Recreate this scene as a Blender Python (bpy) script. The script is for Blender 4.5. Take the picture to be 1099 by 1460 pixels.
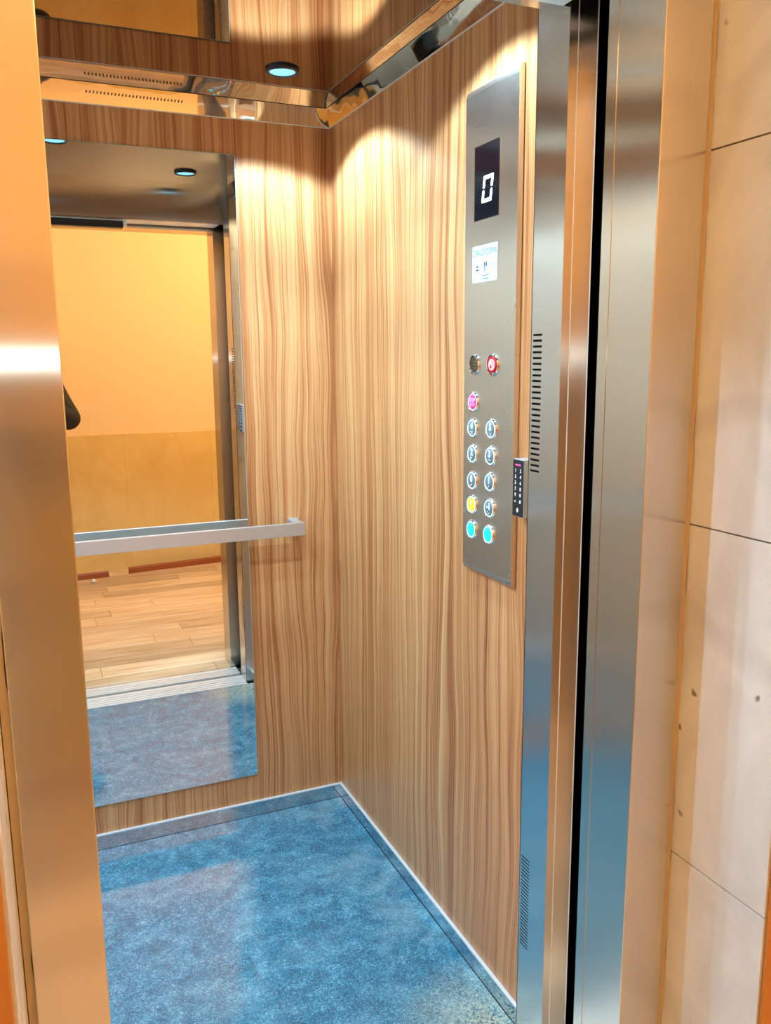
import bpy, bmesh, math, random
from mathutils import Vector, Matrix

for o in list(bpy.data.objects):
    bpy.data.objects.remove(o, do_unlink=True)
scene = bpy.context.scene
COL = scene.collection
random.seed(7)

# ------------------------------------------------------------------ camera
HC = 1.4795
F_PX, YAW, PITCH, ROLL = 1217.6, 0.40947, 0.18004, -0.00823
CX, CY = 549.5, 730.0
FW = Vector((math.sin(YAW) * math.cos(PITCH), math.cos(YAW) * math.cos(PITCH), -math.sin(PITCH)))
_r = Vector((math.cos(YAW), -math.sin(YAW), 0.0))
_u = _r.cross(FW)
RT = math.cos(ROLL) * _r + math.sin(ROLL) * _u
UP = -math.sin(ROLL) * _r + math.cos(ROLL) * _u
CAMP = Vector((0.0, 0.0, HC))
cd = bpy.data.cameras.new('camera')
cam = bpy.data.objects.new('camera', cd)
COL.objects.link(cam)
cd.sensor_fit = 'VERTICAL'
cd.sensor_height = 36.0
cd.sensor_width = 36.0
cd.lens = F_PX * 36.0 / 1460.0
cd.clip_start = 0.01
cam.matrix_world = Matrix(((RT.x, UP.x, -FW.x, 0), (RT.y, UP.y, -FW.y, 0), (RT.z, UP.z, -FW.z, HC), (0, 0, 0, 1)))
scene.camera = cam


def ray(px, py):
    return FW + RT * ((px - CX) / F_PX) - UP * ((py - CY) / F_PX)


def onX(px, py, X):
    d = ray(px, py)
    return CAMP + d * (X / d.x)


def onY(px, py, Y):
    d = ray(px, py)
    return CAMP + d * (Y / d.y)


# ------------------------------------------------------------------ world, exposure
w = bpy.data.worlds.new('world')
scene.world = w
w.use_nodes = True
w.node_tree.nodes['Background'].inputs[0].default_value = (1.0, 0.8, 0.6, 1)
w.node_tree.nodes['Background'].inputs[1].default_value = 0.0
scene.view_settings.view_transform = 'Standard'
scene.view_settings.look = 'None'
scene.view_settings.gamma = 1.0
scene.view_settings.exposure = 0.0
scene.view_settings.use_curve_mapping = False

COOL = (0.48, 0.76, 1.0)
WARM = (1.0, 0.68, 0.34)
SPOT_W, SPOT_HALF, SPOT_BLEND = 70.0, 65.0, 0.18
LOBBY_W = 44.0
FLASH_W = 1.3

# ------------------------------------------------------------------ dimensions
XR, XL = 0.933, -0.53          # car side walls
D = 2.547                      # car back wall
ZC = 2.2                       # car ceiling
YF = 1.31                      # inside of car front header
RET_X, RET_Y = 0.898, 1.381     # car front return
CAR_Y = 1.285                  # outer face of car front
J_IN, J_OUT = 1.157, 1.03      # landing frame depth
JXR, JXL = 0.880, 0.055        # landing opening
MXR, MXL = 0.979, -0.041       # marble reveals
WALL_Y = 0.835                 # lobby side of landing wall
FAR_Y = -1.10                  # lobby wall opposite
LX0, LX1 = -1.7, 2.4           # lobby side walls
LZ = 2.75                      # lobby ceiling


# ------------------------------------------------------------------ node helpers
def new_mat(name):
    m = bpy.data.materials.new(name)
    m.use_nodes = True
    nt = m.node_tree
    return m, nt, nt.nodes['Principled BSDF']


def nd(nt, typ, **kw):
    n = nt.nodes.new(typ)
    for k, v in kw.items():
        setattr(n, k, v)
    return n


def simple(name, col, rough=0.5, metal=0.0, emit=None, estr=0.0, coat=0.0):
    m, nt, b = new_mat(name)
    b.inputs['Base Color'].default_value = (*col, 1)
    b.inputs['Roughness'].default_value = rough
    b.inputs['Metallic'].default_value = metal
    if coat:
        b.inputs['Coat Weight'].default_value = coat
        b.inputs['Coat Roughness'].default_value = 0.05
    if emit:
        b.inputs['Emission Color'].default_value = (*emit, 1)
        b.inputs['Emission Strength'].default_value = estr
    return m


def mathn(nt, op, a, b=None):
    n = nd(nt, 'ShaderNodeMath', operation=op)
    for i, v in enumerate((a, b)):
        if v is None:
            continue
        if isinstance(v, (int, float)):
            n.inputs[i].default_value = v
        else:
            nt.links.new(v, n.inputs[i])
    return n.outputs[0]


def noise(nt, vec, scale=1.0, detail=2.0, rough=0.5, dist=0.0):
    n = nd(nt, 'ShaderNodeTexNoise')
    n.inputs['Scale'].default_value = scale
    n.inputs['Detail'].default_value = detail
    n.inputs['Roughness'].default_value = rough
    n.inputs['Distortion'].default_value = dist
    if vec is not None:
        nt.links.new(vec, n.inputs['Vector'])
    return n


def ramp(nt, fac, stops):
    r = nd(nt, 'ShaderNodeValToRGB')
    el = r.color_ramp.elements
    while len(el) < len(stops):
        el.new(0.5)
    for e, (p, c) in zip(el, stops):
        e.position = p
        e.color = (*c, 1) if len(c) == 3 else c
    nt.links.new(fac, r.inputs[0])
    return r.outputs[0]


def pos_xyz(nt):
    g = nd(nt, 'ShaderNodeNewGeometry')
    s = nd(nt, 'ShaderNodeSeparateXYZ')
    nt.links.new(g.outputs['Position'], s.inputs[0])
    return g.outputs['Position'], s.outputs


def comb(nt, x, y, z):
    c = nd(nt, 'ShaderNodeCombineXYZ')
    for i, v in enumerate((x, y, z)):
        if isinstance(v, (int, float)):
            c.inputs[i].default_value = v
        else:
            nt.links.new(v, c.inputs[i])
    return c.outputs[0]


def mixc(nt, fac, a, b, blend='MIX'):
    m = nd(nt, 'ShaderNodeMix', data_type='RGBA', blend_type=blend)
    for sock, v in ((m.inputs['Factor'], fac), (m.inputs['A'], a), (m.inputs['B'], b)):
        if isinstance(v, (int, float)):
            sock.default_value = v
        elif isinstance(v, tuple):
            sock.default_value = (*v, 1)
        else:
            nt.links.new(v, sock)
    return m.outputs['Result']


def bump(nt, b, height, strength, dist=0.001):
    n = nd(nt, 'ShaderNodeBump')
    n.inputs['Strength'].default_value = strength
    n.inputs['Distance'].default_value = dist
    nt.links.new(height, n.inputs['Height'])
    nt.links.new(n.outputs[0], b.inputs['Normal'])


def lin(r, g, b):
    f = lambda c: ((c / 255 + 0.055) / 1.055) ** 2.4 if c > 10 else c / 255 / 12.92
    return (f(r), f(g), f(b))


# ------------------------------------------------------------------ materials
def mat_wood():
    m, nt, b = new_mat('wood_laminate')
    P, s = pos_xyz(nt)
    a = mathn(nt, 'ADD', s[0], mathn(nt, 'MULTIPLY', s[1], 1.0))
    warp = noise(nt, comb(nt, mathn(nt, 'MULTIPLY', a, 5.0), 0.0, mathn(nt, 'MULTIPLY', s[2], 1.1)), 1.0, 2.0).outputs[0]
    aw = mathn(nt, 'ADD', a, mathn(nt, 'MULTIPLY', warp, 0.10))
    big = noise(nt, comb(nt, mathn(nt, 'MULTIPLY', aw, 30.0), 3.0, mathn(nt, 'MULTIPLY', s[2], 0.25)), 1.0, 3.0, 0.6).outputs[0]
    fine = noise(nt, comb(nt, mathn(nt, 'MULTIPLY', aw, 190.0), 9.0, mathn(nt, 'MULTIPLY', s[2], 0.7)), 1.0, 3.0, 0.65).outputs[0]
    pore = noise(nt, comb(nt, mathn(nt, 'MULTIPLY', a, 420.0), 5.0, mathn(nt, 'MULTIPLY', s[2], 9.0)), 1.0, 1.0).outputs[0]
    v = mathn(nt, 'ADD', mathn(nt, 'MULTIPLY', big, 0.5), mathn(nt, 'MULTIPLY', fine, 0.5))
    c = ramp(nt, v, [(0.33, lin(124, 64, 32)), (0.43, lin(172, 106, 60)), (0.52, lin(202, 143, 90)), (0.66, lin(220, 171, 118))])
    c = mixc(nt, mathn(nt, 'MULTIPLY', ramp(nt, pore, [(0.28, (1, 1, 1)), (0.42, (0, 0, 0))]), 0.25), c, lin(104, 56, 26))
    nt.links.new(c, b.inputs['Base Color'])
    b.inputs['Roughness'].default_value = 0.36
    b.inputs['Specular IOR Level'].default_value = 0.4
    bump(nt, b, fine, 0.06, 0.001)
    return m


def mat_granite():
    m, nt, b = new_mat('blue_granite_floor')
    P, s = pos_xyz(nt)
    n1 = noise(nt, P, 20.0, 7.0, 0.75, 0.5).outputs[0]
    n2 = noise(nt, P, 150.0, 4.0, 0.7, 1.2).outputs[0]
    v = mathn(nt, 'ADD', mathn(nt, 'MULTIPLY', n1, 0.40), mathn(nt, 'MULTIPLY', n2, 0.60))
    c = ramp(nt, v, [(0.37, lin(8, 62, 82)), (0.46, lin(20, 94, 120)), (0.54, lin(40, 122, 148)), (0.65, lin(112, 178, 192))])
    sp = noise(nt, P, 330.0, 2.0, 0.6).outputs[0]
    spf = ramp(nt, sp, [(0.63, (0, 0, 0)), (0.68, (1, 1, 1))])
    c = mixc(nt, mathn(nt, 'MULTIPLY', spf, 0.75), c, lin(215, 235, 240))
    # builder's dust gathered in patches
    du = noise(nt, P, 5.0, 4.0, 0.6).outputs[0]
    edge = ramp(nt, s[0], [(0.70, (0, 0, 0)), (0.93, (1, 1, 1))])
    duf = mathn(nt, 'MULTIPLY', ramp(nt, du, [(0.45, (0, 0, 0)), (0.7, (1, 1, 1))]), mathn(nt, 'ADD', mathn(nt, 'MULTIPLY', edge, 0.5), 0.15))
    c = mixc(nt, duf, c, lin(150, 175, 175))
    dv = nd(nt, 'ShaderNodeVectorMath', operation='DISTANCE')
    nt.links.new(P, dv.inputs[0])
    dv.inputs[1].default_value = (0.90, 1.44, 0.0)
    sand = mathn(nt, 'MULTIPLY', ramp(nt, dv.outputs['Value'], [(0.0, (1, 1, 1)), (0.24, (0, 0, 0))]), ramp(nt, n2, [(0.40, (0, 0, 0)), (0.60, (1, 1, 1))]))
    c = mixc(nt, sand, c, lin(200, 196, 160))
    nt.links.new(c, b.inputs['Base Color'])
    rr = mathn(nt, 'ADD', 0.05, mathn(nt, 'MULTIPLY', n2, 0.10))
    nt.links.new(rr, b.inputs['Roughness'])
    b.inputs['Specular IOR Level'].default_value = 1.0
    b.inputs['IOR'].default_value = 1.6
    bump(nt, b, n2, 0.05, 0.0006)
    return m


def mat_brushed(name, col, rough, aniso=0.8, streak=0.10, smudge=0.12):
    m, nt, b = new_mat(name)
    P, s = pos_xyz(nt)
    a = mathn(nt, 'ADD', s[0], s[1])
    st = noise(nt, comb(nt, mathn(nt, 'MULTIPLY', a, 320.0), 0.0, mathn(nt, 'MULTIPLY', s[2], 2.5)), 1.0, 2.0).outputs[0]
    sm = noise(nt, P, 6.0, 2.0, 0.5).outputs[0]
    b.inputs['Metallic'].default_value = 1.0
    k = mathn(nt, 'ADD', 1.0 - streak * 0.5, mathn(nt, 'MULTIPLY', st, streak))
    c = mixc(nt, 1.0, col, k, 'MULTIPLY')
    nt.links.new(c, b.inputs['Base Color'])
    r = mathn(nt, 'ADD', rough - smudge * 0.5, mathn(nt, 'MULTIPLY', sm, smudge))
    nt.links.new(r, b.inputs['Roughness'])
    b.inputs['Anisotropic'].default_value = aniso
    t = nd(nt, 'ShaderNodeCombineXYZ')
    t.inputs[0].default_value = 0.7071
    t.inputs[1].default_value = 0.7071
    nt.links.new(t.outputs[0], b.inputs['Tangent'])
    return m


def mat_polished(name, col, rough, wave=0.0):
    m, nt, b = new_mat(name)
    b.inputs['Metallic'].default_value = 1.0
    b.inputs['Base Color'].default_value = (*col, 1)
    b.inputs['Roughness'].default_value = rough
    if wave:
        P, s = pos_xyz(nt)
        n = noise(nt, P, 9.0, 1.0).outputs[0]
        bump(nt, b, n, wave, 0.02)
    return m


def mat_marble(name, c0, c1, vein, rough=0.25, spots=True):
    m, nt, b = new_mat(name)
    P, s = pos_xyz(nt)
    n = noise(nt, P, 3.0, 6.0, 0.6, 1.0).outputs[0]
    c = ramp(nt, n, [(0.35, c0), (0.65, c1)])
    mp = nd(nt, 'ShaderNodeMapping')
    mp.inputs['Rotation'].default_value = (0.7, 0.3, 0.5)
    nt.links.new(P, mp.inputs[0])
    wv = nd(nt, 'ShaderNodeTexWave', wave_type='BANDS')
    wv.inputs['Scale'].default_value = 1.3
    wv.inputs['Distortion'].default_value = 9.0
    wv.inputs['Detail'].default_value = 3.0
    nt.links.new(mp.outputs[0], wv.inputs['Vector'])
    f = ramp(nt, wv.outputs['Fac'], [(0.90, (0, 0, 0)), (1.0, (1, 1, 1))])
    c = mixc(nt, mathn(nt, 'MULTIPLY', f, 0.32), c, vein)
    if spots:
        vo = nd(nt, 'ShaderNodeTexVoronoi')
        vo.inputs['Scale'].default_value = 11.0
        nz = noise(nt, P, 55.0, 2.0)
        va = nd(nt, 'ShaderNodeVectorMath', operation='MULTIPLY_ADD')
        nt.links.new(nz.outputs['Color'], va.inputs[0])
        va.inputs[1].default_value = (0.022, 0.022, 0.022)
        nt.links.new(P, va.inputs[2])
        nt.links.new(va.outputs[0], vo.inputs['Vector'])
        f2 = ramp(nt, vo.outputs['Distance'], [(0.06, (1, 1, 1)), (0.10, (0, 0, 0))])
        sc = nd(nt, 'ShaderNodeSeparateColor')
        nt.links.new(vo.outputs['Color'], sc.inputs[0])
        f2 = mathn(nt, 'MULTIPLY', f2, ramp(nt, sc.outputs[0], [(0.35, (0.1, 0.1, 0.1)), (0.5, (1, 1, 1))]))
        c = mixc(nt, mathn(nt, 'MULTIPLY', f2, 0.75), c, lin(70, 68, 60))
    nt.links.new(c, b.inputs['Base Color'])
    b.inputs['Roughness'].default_value = rough
    bump(nt, b, noise(nt, P, 60.0, 3.0).outputs[0], 0.05, 0.001)
    return m


def mat_plank():
    m, nt, b = new_mat('wood_look_plank')
    P, s = pos_xyz(nt)
    oi = nd(nt, 'ShaderNodeObjectInfo')
    off = mathn(nt, 'MULTIPLY', oi.outputs['Random'], 37.0)
    v = comb(nt, mathn(nt, 'MULTIPLY', s[0], 2.2), mathn(nt, 'ADD', mathn(nt, 'MULTIPLY', s[1], 34.0), off), 0.0)
    g = noise(nt, v, 1.0, 4.0, 0.6, 0.6).outputs[0]
    c = ramp(nt, g, [(0.3, lin(194, 160, 122)), (0.5, lin(224, 200, 166)), (0.7, lin(238, 222, 196))])
    t = ramp(nt, oi.outputs['Random'], [(0.0, (0.58, 0.57, 0.55)), (0.5, (0.86, 0.85, 0.83)), (1.0, (1.0, 1.0, 1.0))])
    c = mixc(nt, 1.0, c, t, 'MULTIPLY')
    nt.links.new(c, b.inputs['Base Color'])
    b.inputs['Roughness'].default_value = 0.3
    return m


def mat_plaster(name, col, rough=0.8):
    m, nt, b = new_mat(name)
    P, s = pos_xyz(nt)
    n = noise(nt, P, 2.0, 4.0).outputs[0]
    c = mixc(nt, mathn(nt, 'MULTIPLY', n, 0.12), col, tuple(x * 0.75 for x in col))
    nt.links.new(c, b.inputs['Base Color'])
    b.inputs['Roughness'].default_value = rough
    bump(nt, b, noise(nt, P, 120.0, 2.0).outputs[0], 0.08, 0.001)
    return m


M = dict(
    wood=mat_wood(), granite=mat_granite(),
    steel=mat_brushed('brushed_steel', (0.72, 0.72, 0.71), 0.19, 1.0, 0.08, 0.03),
    frame=mat_brushed('brushed_frame_steel', (0.70, 0.65, 0.57), 0.205, 1.0, 0.08, 0.03),
    steel_dim=mat_brushed('brushed_steel_dimmed', (0.52, 0.48, 0.43), 0.24, 0.9, 0.08, 0.05),  # darker copy of the brushed steel, dimmer reflections put into its colour
    cop=mat_brushed('brushed_panel_steel', (0.74, 0.68, 0.60), 0.28, 0.55, 0.10, 0.06),
    ceil=mat_polished('mirror_finish_ceiling', (0.42, 0.32, 0.25), 0.02),
    cove=mat_polished('mirror_finish_cornice', (0.80, 0.76, 0.68), 0.03, 0.08),
    kick=mat_polished('polished_kick_plate', (0.60, 0.64, 0.66), 0.05),
    mirror=mat_polished('mirror_silvering', (0.86, 0.88, 0.85), 0.0),
    glass_edge=simple('mirror_edge', (0.35, 0.48, 0.45), 0.1, 0.0),
    chrome=mat_polished('chrome', (0.85, 0.85, 0.85), 0.06),
    satin=simple('satin_aluminium', (0.62, 0.64, 0.64), 0.36, 0.8),
    alu=simple('sill_aluminium', (0.80, 0.83, 0.83), 0.38, 0.45),
    dark=simple('dark_recess', (0.006, 0.006, 0.007), 0.6),
    shaft=simple('dark_shaft_plate', (0.012, 0.011, 0.012), 0.3),
    black=simple('black_plastic', (0.006, 0.007, 0.009), 0.3),
    glassblk=simple('black_display_glass', (0.003, 0.003, 0.006), 0.12),
    led=simple('led_white', (0.9, 1, 1), 0.4, 0, (0.80, 1.0, 1.0), 2.2),
    lens=simple('downlight_lens', (0.3, 0.6, 0.8), 0.3, 0, (0.16, 0.66, 1.0), 1.15),
    marble=mat_marble('pale_marble', lin(204, 204, 202), lin(224, 225, 224), lin(182, 178, 172)),
    wains=mat_marble('beige_marble', lin(216, 186, 118), lin(226, 198, 132), lin(216, 182, 112), 0.2, False),
    plank=mat_plank(),
    paleside=simple('taupe_laminate', (0.46, 0.37, 0.29), 0.45),
    cream=mat_plaster('cream_paint', lin(240, 214, 172)),
    white=mat_plaster('white_ceiling_paint', lin(236, 228, 214)),
    grout=mat_plaster('mortar_joint', lin(120, 100, 76)),
    bead=mat_plaster('rough_plaster_edge', lin(214, 188, 148)),
    skirt=simple('stained_skirting', lin(150, 78, 34), 0.45),
    ctrim=simple('varnished_corner_trim', lin(184, 124, 62), 0.4),
    sticker=simple('sticker_paper', (0.52, 0.58, 0.58), 0.5),
    ink=simple('sticker_ink', lin(30, 96, 108), 0.6),
    inkblue=simple('sticker_ink_blue', lin(44, 62, 130), 0.6),
    inkdark=simple('sticker_ink_dark', lin(30, 40, 52), 0.6),
    inkpale=simple('sticker_ink_pale', lin(150, 160, 190), 0.6),
    red=simple('button_red', lin(190, 8, 30), 0.25, 0, lin(200, 6, 30), 0.25),
    pinkish=simple('legend_pink', lin(255, 190, 205), 0.4, 0, lin(255, 170, 190), 0.3),
    pink=simple('button_pink', lin(226, 40, 120), 0.3, 0, lin(226, 40, 120), 0.45),
    yellow=simple('button_yellow', lin(246, 196, 20), 0.3, 0, lin(250, 190, 10), 0.6),
    cyan=simple('button_cyan', lin(0, 225, 225), 0.4, 0, lin(0, 240, 240), 0.75),
    halo=simple('button_halo', lin(214, 238, 236), 0.4, 0, lin(205, 236, 232), 0.45),
    capgrey=simple('button_cap_slate', (0.13, 0.19, 0.215), 0.3),
    bronze=mat_polished('speaker_bronze', (0.50, 0.38, 0.22), 0.25),
    legend=simple('legend_white', (0.85, 0.95, 0.97), 0.4, 0, (0.8, 0.95, 1.0), 0.35),
    keyblack=simple('keypad_black', (0.004, 0.005, 0.007), 0.5),
    redled=simple('red_led', (0.6, 0.0, 0.1), 0.4, 0, (1.0, 0.10, 0.34), 2.0),
    keytxt=simple('keypad_white', (0.85, 0.88, 0.9), 0.5, 0, (0.9, 0.95, 1), 0.35),
    lampglow=simple('warm_lamp_diffuser', (1, 0.9, 0.75), 0.4, 0, (1.0, 0.68, 0.36), 6.0),
    lampbody=simple('lamp_white_metal', (0.8, 0.78, 0.74), 0.4),
    coat=simple('black_jacket_cloth', (0.008, 0.008, 0.009), 0.75),
    trousers=simple('dark_trousers', (0.02, 0.022, 0.03), 0.8),
    skin=simple('skin', lin(190, 140, 112), 0.5),
    hair=simple('dark_hair', (0.012, 0.009, 0.007), 0.6),
    shoe=simple('black_shoe', (0.01, 0.01, 0.01), 0.4),
    flash=simple('flash_led', (1, 1, 1), 0.3, 0, (0.8, 0.95, 1.0), 4.0),
)


# ------------------------------------------------------------------ mesh helpers
def add_box(bm, x0, x1, y0, y1, z0, z1, mtx=None):
    vs = [bm.verts.new((x, y, z)) for x in (x0, x1) for y in (y0, y1) for z in (z0, z1)]
    for f in ((0, 1, 3, 2), (4, 6, 7, 5), (0, 4, 5, 1), (2, 3, 7, 6), (0, 2, 6, 4), (1, 5, 7, 3)):
        bm.faces.new([vs[i] for i in f])
    if mtx is not None:
        for v in vs:
            v.co = mtx @ v.co
    return vs


def add_lathe(bm, prof, n=32, c=(0, 0), caps=True):
    """profile of (radius, height) turned around the local z axis"""
    rings = []
    for r, h in prof:
        rings.append([bm.verts.new((c[0] + r * math.cos(2 * math.pi * i / n), c[1] + r * math.sin(2 * math.pi * i / n), h)) for i in range(n)])
    for a, b in zip(rings, rings[1:]):
        for i in range(n):
            bm.faces.new((a[i], a[(i + 1) % n], b[(i + 1) % n], b[i]))
    if caps:
        bm.faces.new(rings[0][::-1])
        bm.faces.new(rings[-1])


def add_poly(bm, pts, w0, w1):
    """flat outline in local x,y, given thickness along local z"""
    a = [bm.verts.new((x, y, w0)) for x, y in pts]
    b = [bm.verts.new((x, y, w1)) for x, y in pts]
    n = len(pts)
    bm.faces.new(a[::-1])
    bm.faces.new(b)
    for i in range(n):
        bm.faces.new((a[i], a[(i + 1) % n], b[(i + 1) % n], b[i]))


def add_prism(bm, prof, axis, a0, a1):
    """profile of (p, z) swept along x (p is y) or along y (p is x)"""
    def P(p, z, a):
        return (a, p, z) if axis == 'x' else (p, a, z)
    r0 = [bm.verts.new(P(p, z, a0)) for p, z in prof]
    r1 = [bm.verts.new(P(p, z, a1)) for p, z in prof]
    n = len(prof)
    bm.faces.new(r0)
    bm.faces.new(r1[::-1])
    for i in range(n):
        bm.faces.new((r0[i], r1[i], r1[(i + 1) % n], r0[(i + 1) % n]))


def obj(name, bm, mat, parent=None, bevel=0.0, smooth=False, seg=2):
    bmesh.ops.recalc_face_normals(bm, faces=bm.faces)
    if bevel:
        bmesh.ops.bevel(bm, geom=list(bm.edges), offset=bevel, segments=seg, profile=0.6, affect='EDGES', clamp_overlap=True)
    me = bpy.data.meshes.new(name)
    bm.to_mesh(me)
    bm.free()
    if smooth:
        me.polygons.foreach_set('use_smooth', [True] * len(me.polygons))
        me.set_sharp_from_angle(angle=math.radians(38))
    me.materials.append(M[mat] if isinstance(mat, str) else mat)
    o = bpy.data.objects.new(name, me)
    COL.objects.link(o)
    if parent is not None:
        o.parent = parent
    return o


def box(name, x0, x1, y0, y1, z0, z1, mat, parent=None, bevel=0.0):
    bm = bmesh.new()
    add_box(bm, x0, x1, y0, y1, z0, z1)
    return obj(name, bm, mat, parent, bevel)


def tag(o, label, cat, group=None):
    o['label'] = label
    o['category'] = cat
    if group:
        o['group'] = group
    return o


def thing(name, label, cat, loc=(0, 0, 0), group=None, rot=None):
    o = bpy.data.objects.new(name, None)
    o.empty_display_size = 0.05
    COL.objects.link(o)
    o.location = loc
    if rot is not None:
        o.rotation_euler = rot.to_euler()
    return tag(o, label, cat, group)


def struct(o, label=None, cat=None):
    o['kind'] = 'structure'
    if label:
        o['label'] = label
        o['category'] = cat
    return o


def text_mesh(name, s, size, mat, parent, u, v, wz, extrude=0.0004, bold=0.0, sx=1.0, shear=0.0):
    cu = bpy.data.curves.new('t', 'FONT')
    cu.body = s
    cu.size = size
    cu.align_x = 'CENTER'
    cu.align_y = 'CENTER'
    cu.extrude = extrude
    cu.offset = bold
    cu.shear = shear
    cu.resolution_u = 3
    t = bpy.data.objects.new('t', cu)
    COL.objects.link(t)
    dg = bpy.context.evaluated_depsgraph_get()
    me = bpy.data.meshes.new_from_object(t.evaluated_get(dg))
    bpy.data.objects.remove(t, do_unlink=True)
    me.materials.clear()
    me.materials.append(M[mat])
    me.name = name
    for vv in me.vertices:
        vv.co = Vector((vv.co.x * sx + u, vv.co.y + v, vv.co.z + wz))
    o = bpy.data.objects.new(name, me)
    COL.objects.link(o)
    o.parent = parent
    return o


# ================================================================== THE CAR
# walls
struct(box('wall_back', XL - 0.02, XR + 0.02, D, D + 0.02, -0.04, ZC + 0.03, 'wood'), 'back wall of the lift car in vertical grained wood laminate behind the mirror', 'wall')
struct(box('wall_right', XR, XR + 0.02, 1.36, D, -0.04, ZC + 0.03, 'wood'), 'wood laminate side wall of the lift car carrying the button panel', 'wall')
struct(box('wall_left', XL - 0.02, XL, 1.285, D, -0.04, ZC + 0.03, 'paleside'), 'taupe laminate side wall of the lift car opposite the button panel', 'wall')
struct(box('floor', XL, XR, 1.40, D, -0.04, 0.0, 'granite'), 'glossy blue speckled granite floor of the lift car, dusty', 'floor')
struct(box('ceiling', XL, XR, CAR_Y, D, ZC, ZC + 0.03, 'ceil'), 'mirror finish metal ceiling of the lift car', 'ceiling')

# kick plates along the floor
KH = 0.046
for nm, args, lip in (('baseboard_back', (XL, XR - 0.006, D - 0.006, D, 0.0, KH), (XL, XR - 0.006, D - 0.009, D, KH, KH + 0.005)),
                      ('baseboard_right', (XR - 0.006, XR, RET_Y, D, 0.0, KH), (XR - 0.009, XR, RET_Y, D, KH, KH + 0.005)),
                      ('baseboard_left', (XL, XL + 0.006, RET_Y, D - 0.006, 0.0, KH), (XL, XL + 0.0075, RET_Y, D - 0.006, KH, KH + 0.004))):
    o = struct(box(nm, *args, 'kick'))
    box('top_lip', *lip, 'alu', o, 0.0012)
    x0, x1, y0, y1, _, _ = args
    if 'back' in nm:
        box('floor_joint', x0, x1, y0 - 0.0014, y0, 0.0, 0.0006, 'dark', o)
    else:
        s = -1 if 'right' in nm else 1
        xa = x0 - 0.0014 if s < 0 else x1
        box('floor_joint', xa, xa + 0.0014, y0, y1 - 0.003, 0.0, 0.0008, 'dark', o)

# cornice strips, leaning inwards at the top
CZ, CP = 2.150, 0.013
def cornice(name, axis, wallp, sgn, a0, a1):
    bm = bmesh.new()
    prof = [(wallp, CZ), (wallp + sgn * 0.0008, CZ)]
    for i in range(1, 7):
        t = i / 6
        prof.append((wallp + sgn * (0.0008 + CP * (0.75 * t + 0.25 * t * t)), CZ + (ZC - CZ) * t))
    prof.append((wallp, ZC))
    add_prism(bm, prof, axis, a0, a1)
    o = struct(obj(name, bm, 'cove', None, 0, True))
    jy = wallp + sgn * (0.0008 + CP)
    if axis == 'x':
        box('ceiling_joint', a0, a1, jy - 0.0022, jy + 0.001, ZC - 0.0008, ZC, 'dark', o)
    else:
        box('ceiling_joint', jy - 0.001, jy + 0.001, a0, a1, ZC - 0.0008, ZC, 'dark', o)
    bm = bmesh.new()
    p = [(wallp, CZ - 0.0025), (wallp + sgn * 0.0025, CZ - 0.0025), (wallp + sgn * 0.0025, CZ), (wallp, CZ)]
    add_prism(bm, p, axis, a0, a1)
    obj('edge_bead', bm, 'alu', o)
    return o
c1 = cornice('trim_1', 'x', D, -1, XL, XR)
cornice('trim_2', 'y', XR, -1, YF, D)
cornice('trim_3', 'y', XL, 1, YF, D)
bm = bmesh.new()
for i in range(28):
    x = 0.248 + i * 0.0093
    zc = 2.180
    t = (zc - CZ) / (ZC - CZ)
    yy = D - (0.0008 + CP * (0.75 * t + 0.25 * t * t)) - 0.0002
    mt = Matrix.Translation((x, yy, zc)) @ Matrix.Rotation(math.radians(-12), 4, 'X') @ Matrix.Rotation(math.radians(14), 4, 'Y')
    add_box(bm, -0.0016, 0.0016, -0.0004, 0.0004, -0.0062, 0.0062, mt)
o = obj('vent_slots', bm, simple('slot_shadow', (0.22, 0.15, 0.08), 0.6), c1)
o['kind'] = 'stuff'

# ------------------------------------------------------------------ car entrance
ent = struct(bpy.data.objects.new('door_1', None), 'brushed steel entrance of the lift car with slotted side panel and sill', 'doorway')
COL.objects.link(ent)
ent.location = (0.47, CAR_Y, 0)


def ebox(name, *a, **k):
    o = box(name, *a, **k)
    o.parent = ent
    o.matrix_parent_inverse = Matrix.Translation((-0.47, -CAR_Y, 0))
    return o


# slotted return panel on the control panel side, real openings
SY0, SY1 = 1.3445, 1.3735
def slotrows(z0, z1, n, h):
    return [(z0 + (z1 - z0) * i / (n - 1) - h / 2, z0 + (z1 - z0) * i / (n - 1) + h / 2) for i in range(n)]
rows = slotrows(0.258, 0.458, 27, 0.0034) + slotrows(1.264, 1.5165, 25, 0.0040)
bm = bmesh.new()
x0, x1 = RET_X, RET_X + 0.0015
add_box(bm, x0, x1, CAR_Y, SY0, 0.0, ZC)
add_box(bm, x0, x1, SY1, RET_Y, 0.0, ZC)
zp = 0.0
for a, b in rows:
    add_box(bm, x0, x1, SY0, SY1, zp, a)
    zp = b
add_box(bm, x0, x1, SY0, SY1, zp, ZC)
o = obj('slotted_side_panel', bm, 'steel', ent)
o.matrix_parent_inverse = Matrix.Translation((-0.47, -CAR_Y, 0))
ebox('slot_backing', RET_X + 0.0085, RET_X + 0.0095, CAR_Y + 0.002, RET_Y - 0.002, 0.0, ZC, mat='dark')
ebox('inner_return', RET_X, XR, RET_Y - 0.002, RET_Y, 0.0, ZC, mat='steel')
def eplan(name, pts, mat):
    bm = bmesh.new()
    add_poly(bm, pts, 0.0, ZC)
    o = obj(name, bm, mat, ent)
    o.matrix_parent_inverse = Matrix.Translation((-0.47, -CAR_Y, 0))
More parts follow.
